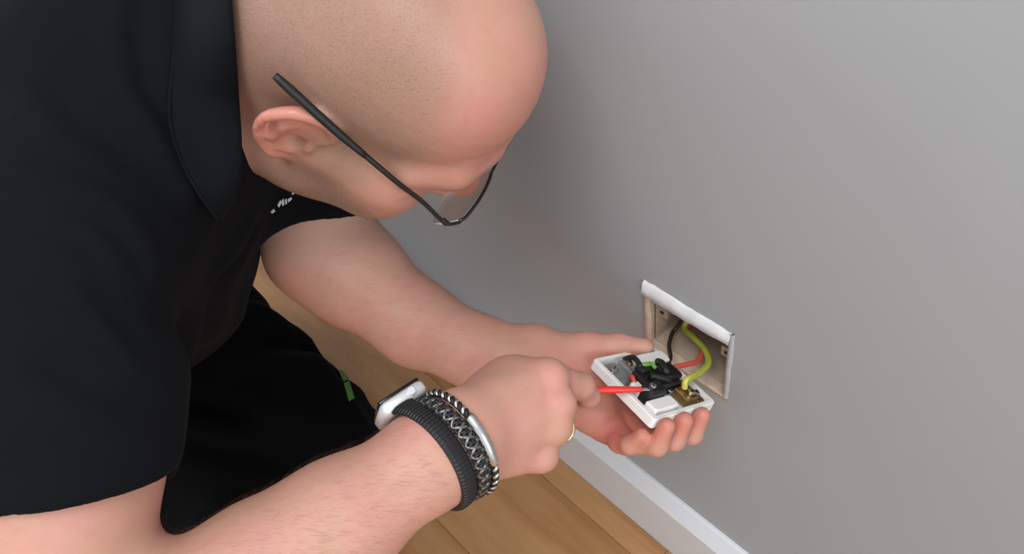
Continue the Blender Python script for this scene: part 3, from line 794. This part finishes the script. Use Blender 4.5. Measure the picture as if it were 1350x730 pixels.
for poly in ([(365, 270), (369, 264), (371, 266), (367, 273)], [(370.5, 264), (373, 262), (374.5, 269), (372, 271)], [(375, 263), (377.5, 262), (378, 268), (376, 269)], [(379, 262.5), (384, 260), (385, 262), (380, 266.5)],
             [(356, 279), (360, 275), (362, 278), (358, 281)], [(372, 246), (378, 241), (380, 244), (374, 248)], [(383, 256), (388, 250), (390, 253), (385, 257)]):
    patch('print', SHIRTN, poly, WHITEL, shirt)
for poly in ([(446, 488), (453, 486), (459, 500), (453, 503)], [(453, 505), (460, 502), (467, 525), (460, 529)]):
    patch('print', TRN, poly, GREENL, trous)['label'] = 'small green printed mark'

# eyes under the lowered lids
for sx in (1, -1):
    c = HP(sx*0.032, 0.0785, 0.006); v = []; f = []
    for i in range(9):
        for j in range(16):
            a, b = math.pi*i/8, 2*math.pi*j/16; v.append(c+0.0136*np.array([math.sin(a)*math.cos(b), math.sin(a)*math.sin(b), math.cos(a)]))
    for i in range(8):
        for j in range(16): f.append((i*16+j, i*16+(j+1) % 16, i*16+16+(j+1) % 16, i*16+16+j))
    mesh('eye', v, f, EYEW, person, True)

# short hairs on the forearms
def arm_hair():
    r = np.random.RandomState(3); v = []; f = []
    for (a, b, n, tint) in ((P(120, 900, 0.445), P(560, 608, 0.505), 4200, 0), (P(420, 332, 0.70), P(640, 455, 0.69), 2200, 1)):
        ax_ = unit(b-a); L = np.linalg.norm(b-a); t = (BV-a)@ax_; d = np.linalg.norm(BV-a-t[:, None]*ax_, axis=1)
        idx = np.where((t > 0.02) & (t < L) & (d < 0.06))[0]
        idx = r.choice(idx, min(n, len(idx)), replace=False); p = BV[idx]
        e = 0.0015; G_ = np.stack([sdf(BODY, p+e*np.eye(3)[k])-sdf(BODY, p-e*np.eye(3)[k]) for k in range(3)], 1); G_ /= np.linalg.norm(G_, axis=1)[:, None]+1e-9
        for q, g_ in zip(p, G_):
            s_ = np.cross(g_, ax_); s_ /= np.linalg.norm(s_)+1e-9
            dr = unit(ax_*0.75+s_*(0.55+0.3*r.randn())*(1 if tint else -1)+g_*0.30); ln = r.uniform(0.005, 0.012); wd = 0.000032
            p0 = q; p1 = q+dr*ln*0.5+g_*0.0006; p2 = q+unit(dr-g_*0.25)*ln; k = len(v)
            sd = np.cross(dr, g_)
            v += [p0-sd*wd, p0+sd*wd, p0+g_*wd, p1-sd*wd*0.8, p1+sd*wd*0.8, p1+g_*wd*0.8, p2]
            f += [(k, k+1, k+4, k+3), (k+1, k+2, k+5, k+4), (k+2, k, k+3, k+5), (k+3, k+4, k+6), (k+4, k+5, k+6), (k+5, k+3, k+6)]
    o = mesh('arm_hair', v, f, HAIRM, person); o['kind'] = 'stuff'
arm_hair()
def head_stubble():
    r = np.random.RandomState(5); w_ = np.where(onhead & (stub > 0.35), stub*(1+1.5*beard), 0); idx = r.choice(len(BV), 11000, replace=False, p=w_/w_.sum()); p = BV[idx]+r.uniform(-0.0008, 0.0008, (11000, 3))
    e = 0.0015; G_ = np.stack([sdf(BODY, p+e*np.eye(3)[k])-sdf(BODY, p-e*np.eye(3)[k]) for k in range(3)], 1); G_ /= np.linalg.norm(G_, axis=1)[:, None]+1e-9
    d0 = np.array([0, -0.55, -0.8])@HR+r.randn(11000, 3)*0.22; d0 = d0-(d0*G_).sum(1)[:, None]*G_; d0 /= np.linalg.norm(d0, axis=1)[:, None]
    dr = d0*0.85+G_*0.5; sd_ = np.cross(dr, G_); sd_ /= np.linalg.norm(sd_, axis=1)[:, None]; ln = r.uniform(0.0012, 0.0026, (11000, 1)); wd = 0.00005
    V = np.stack([p-sd_*wd, p+sd_*wd, p+G_*wd, p+dr*ln], 1).reshape(-1, 3); k = np.arange(11000)[:, None]*4
    F = np.concatenate([k+np.array([[0, 1, 3]]), k+np.array([[1, 2, 3]]), k+np.array([[2, 0, 3]])])
    o = mesh('hair_stubble', V, F, HAIRD, person); o['kind'] = 'stuff'
head_stubble()

# ------------------------------------------------------------------ glasses
def glasses():
    t = empty('glasses', HP(0, 0.116, 0.005), 'thin black-framed glasses slipped forward on the bent man\'s face', 'glasses')
    ytop = lambda x: 0.1188-1.1*x*x-0.004*max(0.0, (x-0.052)/0.01)**2
    top_x = [0.0085, 0.018, 0.033, 0.046, 0.0585]; top_z = [0.0150, 0.0178, 0.0195, 0.0183, 0.0150]
    ztop = lambda x: float(np.interp(x, top_x, top_z))
    yf = lambda x, z: ytop(x)-0.27*(ztop(x)-z)
    for sx in (1, -1):
        # lens outline: along the brow bar, then round below without a rim
        up = spline([(a, b) for a, b in zip(top_x, top_z)], 5); low = spline([(0.0585, 0.0150), (0.0610, 0.0040), (0.0560, -0.0090), (0.0420, -0.0150), (0.0260, -0.0145), (0.0130, -0.0080), (0.0085, 0.0040), (0.0085, 0.0150)], 4)
        out = [tuple(q) for q in up[:-1]]+[tuple(q) for q in low[:-1]]; n = len(out); cx, cz = 0.034, 0.002
        MB().tube([HP(sx*X, yf(X, Z)+0.0004, Z+0.0006) for X, Z in up], 0.00125, 8).build('rim', FRAMEM, t, True)
        v = []; f = []
        for off in (0.0009, -0.0009):
            for s in (1.0, 0.66, 0.33):
                for X, Z in out:
                    X2, Z2 = cx+(X-cx)*s, cz+(Z-cz)*s; v.append(HP(sx*X2, yf(X2, Z2)+off, Z2))
            v.append(HP(sx*cx, yf(cx, cz)+off, cz))
        for l_ in (0, 1):
            b = l_*(3*n+1)
            for s in range(2):
                for i in range(n): f.append((b+s*n+i, b+s*n+(i+1) % n, b+s*n+n+(i+1) % n, b+s*n+n+i))
            for i in range(n): f.append((b+2*n+i, b+2*n+(i+1) % n, b+3*n))
        ne = len(f)
        for i in range(n): f.append((i, (i+1) % n, 3*n+1+(i+1) % n, 3*n+1+i))
        lo_ = mesh('lens', v, f, GLASS, t, True, mats=[GLASS, LENSEDGE], fmat=[0]*ne+[1]*(len(f)-ne))
        tm = MB().tube(spline([HP(sx*a, b, c) for a, b, c in ((0.0580, 0.1150, 0.0150), (0.0640, 0.1095, 0.0140), (0.0680, 0.1020, 0.0168), (0.0735, 0.0800, 0.0270), (0.0795, 0.0560, 0.0342), (0.0830, 0.0230, 0.0392))], 6),
                       np.linspace(0.0013, 0.0019, 31), 8).build('temple', FRAMEM, t, True)
        MB().tube(spline([HP(sx*a, b, c) for a, b, c in ((0.0826, 0.0300, 0.0384), (0.0842, 0.0080, 0.0408), (0.0850, -0.0150, 0.0432), (0.0845, -0.0370, 0.0440))], 6),
                  list(np.interp(np.linspace(0, 1, 19), [0, 0.3, 0.85, 1], [0.0020, 0.0026, 0.0028, 0.0022])), 8).build('temple_tip', BLACKR, tm, True)
        MB().box(HP(sx*0.0672, 0.1045, 0.0166), HR, (0.0016, 0.0026, 0.0019), 0.0004).build('hinge', FRAMEM, tm)
        pd = MB().tube([HP(sx*0.012, yf(0.012, 0)-0.001, 0.000), HP(sx*0.0125, 0.112, -0.001), HP(sx*0.0105, 0.1095, -0.004)], 0.0005, 6)
        pd.box(HP(sx*0.0105, 0.1090, -0.005), HR, (0.0008, 0.0022, 0.0040), 0.0006).build('nose_pad', GLASS, t)
    MB().tube(spline([HP(0.0095, 0.1190, 0.0153), HP(0.004, 0.1200, 0.0132), HP(0, 0.1203, 0.0127), HP(-0.004, 0.1200, 0.0132), HP(-0.0095, 0.1190, 0.0153)], 6), 0.0011, 8).build('bridge', FRAMEM, t, True)
glasses()

# ------------------------------------------------------------------ watch and bracelets on the right wrist
wax = unit(P(596, 585, 0.515)-P(470, 671, 0.490)); vw = D((0, 0, 1.0))
wn = unit(wax+0.28*vw)                                         # the bands sit slightly slanted on the wrist
we1 = cam_in(P(580, 595, 0.5)); we1 = unit(we1-wn*(we1@wn)); we2 = np.cross(wn, we1)
if (CR@we2)[1] > 0: we2 = -we2                                 # we1 toward the viewer, we2 upward in view
WC = P(569, 601, 0.507)
def ring_r(c, n=72):
    """radius of the wrist around c in the plane of the bands"""
    out = []
    for i in range(n):
        a = 2*math.pi*i/n; d = math.cos(a)*we1+math.sin(a)*we2
        rr = np.linspace(0.016, 0.050, 86); s = sdf(BODY, c+rr[:, None]*d); k = np.where(s > 0)[0]
        out.append(rr[k[0]] if len(k) else 0.035)
    o = np.array(out); o = np.minimum(o, 0.040)
    for _ in range(4): o = (np.roll(o, 1)+2*o+np.roll(o, -1))/4
    return o
class Band:
    def __init__(s, off): s.c = WC+wax*off; s.r = ring_r(s.c)
    def pt(s, a, lift, side=0.0):
        q = (a/(2*math.pi)*72) % 72; i = int(q); r = s.r[i]*(1-q+i)+s.r[(i+1) % 72]*(q-i)
        return s.c+(r+lift)*(math.cos(a)*we1+math.sin(a)*we2)+wn*side
b1, b2, b3 = Band(0.0), Band(0.0122), Band(0.0208)
def watch():
    ang = math.radians(100); c0 = b1.pt(ang, 0.0068, 0.005)
    t = empty('smartwatch', c0, 'silver smartwatch on a ribbed black strap on the right wrist', 'watch')
    N = unit(math.cos(ang)*we1+math.sin(ang)*we2); Tn = unit(np.cross(wn, N)); A = (wn, Tn, N)
    cs = MB().box(c0, A, (0.0175, 0.0150, 0.0050), 0.0026).build('case', ALU, t); smooth_angle(cs, 50)
    smooth_angle(MB().box(c0+N*0.0056, A, (0.0165, 0.0140, 0.0012), 0.001).build('screen', SCREEN, t), 50)
    MB().lathe(c0+Tn*0.0150+wn*0.006, Tn, [(0, 0.003), (0.0016, 0.003), (0.002, 0.0025)], 16).build('crown', ALU, t)
    # strap: ribbed band all round except under the case
    v = []; f = []; n = 300; gap = math.radians(22); sec = [(-0.0058, -0.0001), (-0.0058, 0.0018), (-0.0036, 0.0030), (0.0, 0.0033), (0.0036, 0.0030), (0.0058, 0.0018), (0.0058, -0.0001)]
    for i in range(n+1):
        a = ang+gap+(2*math.pi-2*gap)*i/n; rib = 0.0006 if (i // 2) % 2 else 0.0
        u = min(1, min(i, n-i)/26); wd = 1.0+0.5*(1-u)**2
        for (sd, lf) in sec: v.append(b1.pt(a, lf+(rib if lf > 0.001 else 0)+0.003*(1-u), sd*wd))
    k = len(sec)
    for i in range(n):
        for j in range(k): f.append((i*k+j, i*k+(j+1) % k, (i+1)*k+(j+1) % k, (i+1)*k+j))
    f += [tuple(range(k)), tuple(range((n+1)*k-1, n*k-1, -1))]
    mesh('strap', v, f, BLACKR, t)
watch()
def braid():
    t = empty('braided_bracelet', b2.pt(0, 0.002), 'braided dark grey and silver bracelet between watch strap and rope bracelet', 'bracelet', None)
    n = 260
    for s in range(4):
        ph = s*math.pi/2; pts = []
        for i in range(n+1):
            a = 2*math.pi*i/n; q = 15*a+ph; pts.append(b2.pt(a, 0.0022+0.0010*math.cos(2*q), 0.0044*math.sin(q)))
        MB().tube(pts, 0.00135, 6, cap=False).build('strand', DSILVER if s % 2 else BLACKR, t, True)
    v = []; f = []
    for i in range(73):
        for sd, lf in ((-0.0046, 0.0001), (-0.0042, 0.0016), (0.0042, 0.0016), (0.0046, 0.0001)): v.append(b2.pt(2*math.pi*i/72, lf, sd))
    for i in range(72):
        for j in range(4): f.append((i*4+j, i*4+(j+1) % 4, i*4+4+(j+1) % 4, i*4+4+j))
    mesh('backing', v, f, BLACKR, t)
braid()
def rope():
    t = empty('rope_bracelet', b3.pt(0, 0.002), 'twisted silver and black rope bracelet with polished bar nearest the hand', 'bracelet')
    n = 400
    for s in range(2):
        pts = []
        for i in range(n+1):
            a = 2*math.pi*i/n; q = 34*a+s*math.pi; pts.append(b3.pt(a, 0.0030+0.0014*math.cos(q), 0.0014*math.sin(q)))
        MB().tube(pts, 0.0015, 6, cap=False).build('strand', BLACKR if s else SILVER, t, True)
    a0, a1 = math.radians(-48), math.radians(12); pts = [b3.pt(a0+(a1-a0)*i/24, 0.0031) for i in range(25)]
    MB().tube(pts, [0.0030]+[0.0037]*23+[0.0030], 12).build('bar', SILVER, t, True)
rope()
def finger_ring():
    a, b = RF[2][0], RF[2][1]; c = lerp(a, b, 0.55); d = unit(b-a); r = 0.0120
    u = unit(np.cross(d, (0.2, 0.1, 0.9))); v_ = np.cross(d, u); pts = [c+r*(math.cos(q)*u+math.sin(q)*v_) for q in np.linspace(0, 2*math.pi, 41)]
    o = MB().tube(pts, 0.0014, 8, cap=False).build('finger_ring', GOLD, None, True)
    tag(o, 'plain gold ring on a finger of the right hand', 'ring')
finger_ring()

# ------------------------------------------------------------------ the face plate in the left hand
def rrect(hw, hh, rad, w_, n=5):
    o = []
    for cx, cy, a0 in ((hw-rad, hh-rad, 0), (-hw+rad, hh-rad, 90), (-hw+rad, -hh+rad, 180), (hw-rad, -hh+rad, 270)):
        for i in range(n+1):
            a = math.radians(a0+90*i/n); o.append(Q(cx+rad*math.cos(a), cy+rad*math.sin(a), w_))
    return o
def loft(rings):
    k = len(rings[0]); v = sum(rings, []); f = []
    for r in range(len(rings)-1):
        for i in range(k): f.append((r*k+i, r*k+(i+1) % k, (r+1)*k+(i+1) % k, (r+1)*k+i))
    f += [tuple(range(k-1, -1, -1)), tuple(range((len(rings)-1)*k, len(rings)*k))]
    return v, f
fp = empty('socket_faceplate', Q(0, 0, -0.009), 'white square socket faceplate held face down, its terminals and wires showing', 'faceplate')
v, f = loft([rrect(PHW-0.0015, PHW-0.0015, 0.003, -0.0105), rrect(PHW, PHW, 0.0035, -0.009), rrect(PHW, PHW, 0.0035, -0.0008), rrect(PHW-0.0008, PHW-0.0008, 0.003, 0.0),
             rrect(PHW-0.0042, PHW-0.0042, 0.0025, 0.0), rrect(PHW-0.0048, PHW-0.0048, 0.0025, -0.0065)])
smooth_angle(mesh('plate', v, f, PLAST, fp), 35)
def block(name, u0, u1, v0, v1, w0, w1, mat, bev=0.0012, parent=fp):
    return smooth_angle(MB().box(Q((u0+u1)/2, (v0+v1)/2, (w0+w1)/2), PA, ((u1-u0)/2, (v1-v0)/2, (w1-w0)/2), bev).build(name, mat, parent), 30)
def screw(u, v_, w_, r=0.0032, mat=STEEL, parent=fp):
    s = MB().lathe(Q(u, v_, w_-0.003), pw, [(0, r*0.6), (0.002, r*0.6), (0.0022, r), (0.0036, r), (0.0041, r*0.8)], 18).build('screw', mat, parent); smooth_angle(s, 35)
    MB().box(Q(u, v_, w_+0.0011), (unit(pu+0.7*pv_), unit(pv_-0.7*pu), pw), (r*0.85, 0.0005, 0.0002)).build('slot', BLACKP, s)
# what is moulded and screwed onto the back of the plate
block('contact_plate', -0.034, -0.018, 0.006, 0.032, -0.0066, -0.0015, GREYP, 0.0008)
screw(-0.030, 0.022, 0.001, 0.0036)
block('contact_plate', -0.018, -0.006, 0.012, 0.030, -0.0066, 0.002, GREYP, 0.0008)
block('housing', -0.008, 0.030, 0.012, 0.026, -0.0066, 0.0085, PLAST, 0.0016)
block('terminal_block', -0.020, 0.020, -0.014, 0.012, -0.0066, 0.0060, BLACKP, 0.0018)
block('terminal_block', -0.029, -0.008, -0.021, -0.007, -0.0066, 0.0090, BLACKP, 0.0022)
block('terminal_block', 0.004, 0.022, -0.010, 0.008, 0.0050, 0.0105, BLACKP, 0.0016)
block('terminal_block', -0.016, -0.004, 0.004, 0.014, 0.0040, 0.0100, BLACKP, 0.0016)
block('housing', -0.034, -0.004, -0.034, -0.021, -0.0066, 0.0035, PLAST, 0.0014)
block('housing', -0.030, -0.021, -0.010, 0.002, -0.0066, 0.0030, PLAST, 0.001)
block('earth_terminal', 0.008, 0.024, -0.032, -0.015, -0.0066, 0.0030, BRASS, 0.0012)
block('earth_terminal', 0.024, 0.034, -0.033, -0.004, -0.0066, -0.0020, BRASS, 0.0010)
block('cable_clamp', 0.010, 0.034, -0.002, 0.008, -0.0066, 0.0010, BRASS, 0.001)
screw(0.018, -0.026, 0.0055, 0.0034); screw(0.030, -0.024, 0.000, 0.0030); screw(-0.022, -0.014, 0.0108, 0.0030); screw(0.000, -0.018, 0.0035, 0.0026)
screw(-0.012, 0.022, 0.004, 0.0028, BRASS)
MB().tube(spline([Q(-0.020, 0.010, -0.001), Q(-0.023, 0.007, 0.003), Q(-0.025, 0.002, 0.002), Q(-0.024, -0.003, -0.002)], 5), 0.0021, 8).build('red_lead', REDW, fp, True)
MB().tube(spline([Q(-0.013, 0.016, 0.006), Q(-0.007, 0.0105, 0.0105), Q(0.000, 0.010, 0.010), Q(0.003, 0.006, 0.008)], 5), 0.0020, 8).build('green_lead', GREENP, fp, True)
MB().tube(spline([Q(-0.010, 0.030, 0.001), Q(-0.009, 0.024, 0.008), Q(-0.011, 0.016, 0.010), Q(-0.013, 0.010, 0.009)], 5), 0.0024, 8).build('black_lead', BLACKR, fp, True)
for o_, d_, k in (((-0.018, -0.012, 0.008), (1, 0.3), 1), ((-0.004, -0.006, 0.008), (1, -0.5), 1), ((0.006, 0.002, 0.012), (0.4, 1), 1)):
    c = Q(*o_); d3 = unit(pu*d_[0]+pv_*d_[1]); MB().tube([c-d3*0.009, c-d3*0.004+pw*0.001, c+d3*0.005+pw*0.001, c+d3*0.010-pw*0.002], 0.0030, 10).build('black_lead', BLACKR, fp, True)

# ------------------------------------------------------------------ steel box in the wall
bx_ = empty('back_box', (DEP, 0, HZ), 'plaster-splashed steel back box sunk in the grey wall behind the faceplate', 'back box')
yw, zt, zb = HW-0.002, HT-0.0015, HB+0.0015
I3 = np.eye(3)
def bp(name, c, h, mat, bev=0.0003): return MB().box(c, I3, h, bev).build(name, mat, bx_)
x0, x1 = 0.008, DEP+0.002
bp('back_panel', (x1-0.0006, 0, (zt+zb)/2), (0.0006, yw, (zt-zb)/2), BOXB)
bp('side_panel', ((x0+x1)/2, yw-0.0006, (zt+zb)/2), ((x1-x0)/2, 0.0006, (zt-zb)/2), BOXM)
bp('side_panel', ((x0+x1)/2, -yw+0.0006, (zt+zb)/2), ((x1-x0)/2, 0.0006, (zt-zb)/2), BOXM)
bp('side_panel', ((x0+x1)/2, 0, zt-0.0006), ((x1-x0)/2, yw, 0.0006), BOXM)
bp('side_panel', ((x0+x1)/2, 0, zb+0.0006), ((x1-x0)/2, yw, 0.0006), BOXM)
for sy in (1, -1):
    lug = bp('fixing_lug', (x0+0.0035, sy*(yw-0.0055), HZ), (0.0008, 0.0055, 0.0060), BOXM)
    MB().lathe((x0+0.0027, sy*(yw-0.0055), HZ), (-1, 0, 0), [(0, 0.0022), (0.0004, 0.0022), (0.0005, 0.0014)], 14).build('screw_hole', BLACKP, lug)
for cy, cz in ((0.016, 0.008), (-0.016, 0.010), (0.016, -0.022), (-0.016, -0.022)):
    MB().lathe((x1-0.001, cy, HZ+cz), (-1, 0, 0), [(0, 0.0100), (0.0006, 0.0100), (0.0008, 0.0092), (0.0004, 0.0088)], 24).build('knockout', BOXB, bx_)
MB().lathe((x1-0.0014, 0.014, HZ+0.010), (-1, 0, 0), [(0, 0.0085), (0.003, 0.0105), (0.005, 0.0100), (0.006, 0.0065), (0.002, 0.006)], 20).build('grommet', BLACKR, bx_, True)

# ------------------------------------------------------------------ wires
def wire(name, pts, r, mat, label, stripe=False, n=10):
    p = spline(pts, 8); mb = MB().tube(p, r, n); o = mb.build(name, mat, None, True, origin=p[0])
    if stripe:
        a = np.zeros(len(mb.v)); m = len(p)
        for i in range(m):
            for k in range(n): a[i*n+k] = 0.5+0.5*math.cos(2*math.pi*k/n*1+i*0.10)
        attr(o, 'stripe', a)
    return tag(o, label, 'wire')
wire('earth_wire', [(x1-0.006, 0.012, HZ+0.012), P(903, 428, 0.715), P(914, 444, 0.700), P(929, 460, 0.688), P(934, 478, 0.676), P(920, 493, 0.663), P(905, 501, 0.653), Q(0.016, -0.020, 0.004)], 0.0029, EARTHM,
     'green and yellow earth wire looping from wall box to faceplate', True)
wire('live_wire', [(x1-0.006, 0.016, HZ+0.006), P(906, 433, 0.722), P(919, 446, 0.708), P(926, 462, 0.697), P(919, 476, 0.686), P(902, 481, 0.678), P(888, 484, 0.672), Q(0.014, 0.000, 0.008)], 0.0024, REDW,
     'red wire behind the earth wire, bent down onto the terminals')
wire('neutral_wire', [(x1-0.006, 0.016, HZ+0.014), P(893, 430, 0.728), P(886, 440, 0.724), P(882, 456, 0.712), P(884, 470, 0.696), P(880, 480, 0.680), Q(0.008, 0.002, 0.010)], 0.0020, plain('brown_black_wire_insulation', (0.030, 0.020, 0.013), 0.45),
     'dark wire dropping from the box to the black terminals')

# ------------------------------------------------------------------ screwdriver
tp = Q(*PU(851, 513, 0.0085), 0.0085); s1 = P(778, 514, 0.622); dv = unit(tp-s1)
sd = empty('screwdriver', tp, 'slim red-shafted screwdriver gripped in the right hand, tip on a terminal', 'screwdriver')
L = np.linalg.norm(tp-s1)
MB().lathe(s1-dv*0.020, dv, [(0, 0.0034), (0.020, 0.0034), (0.020+L*0.55, 0.0028), (0.016+L, 0.0023), (0.017+L, 0.0018)], 16).build('shaft_sleeve', REDP, sd, True)
MB().box(tp+dv*(-0.0005), (dv, unit(np.cross(dv, pw)), unit(np.cross(dv, np.cross(dv, pw)))), (0.004, 0.0014, 0.0005), 0.0002).build('blade', STEEL, sd)
smooth_angle(MB().lathe(s1-dv*0.020, -dv, [(0, 0.0040), (0.003, 0.0085), (0.012, 0.0095), (0.020, 0.0075), (0.034, 0.0088), (0.060, 0.0092), (0.068, 0.0070), (0.071, 0.0030)], 12).build('handle', REDP, sd), 30)
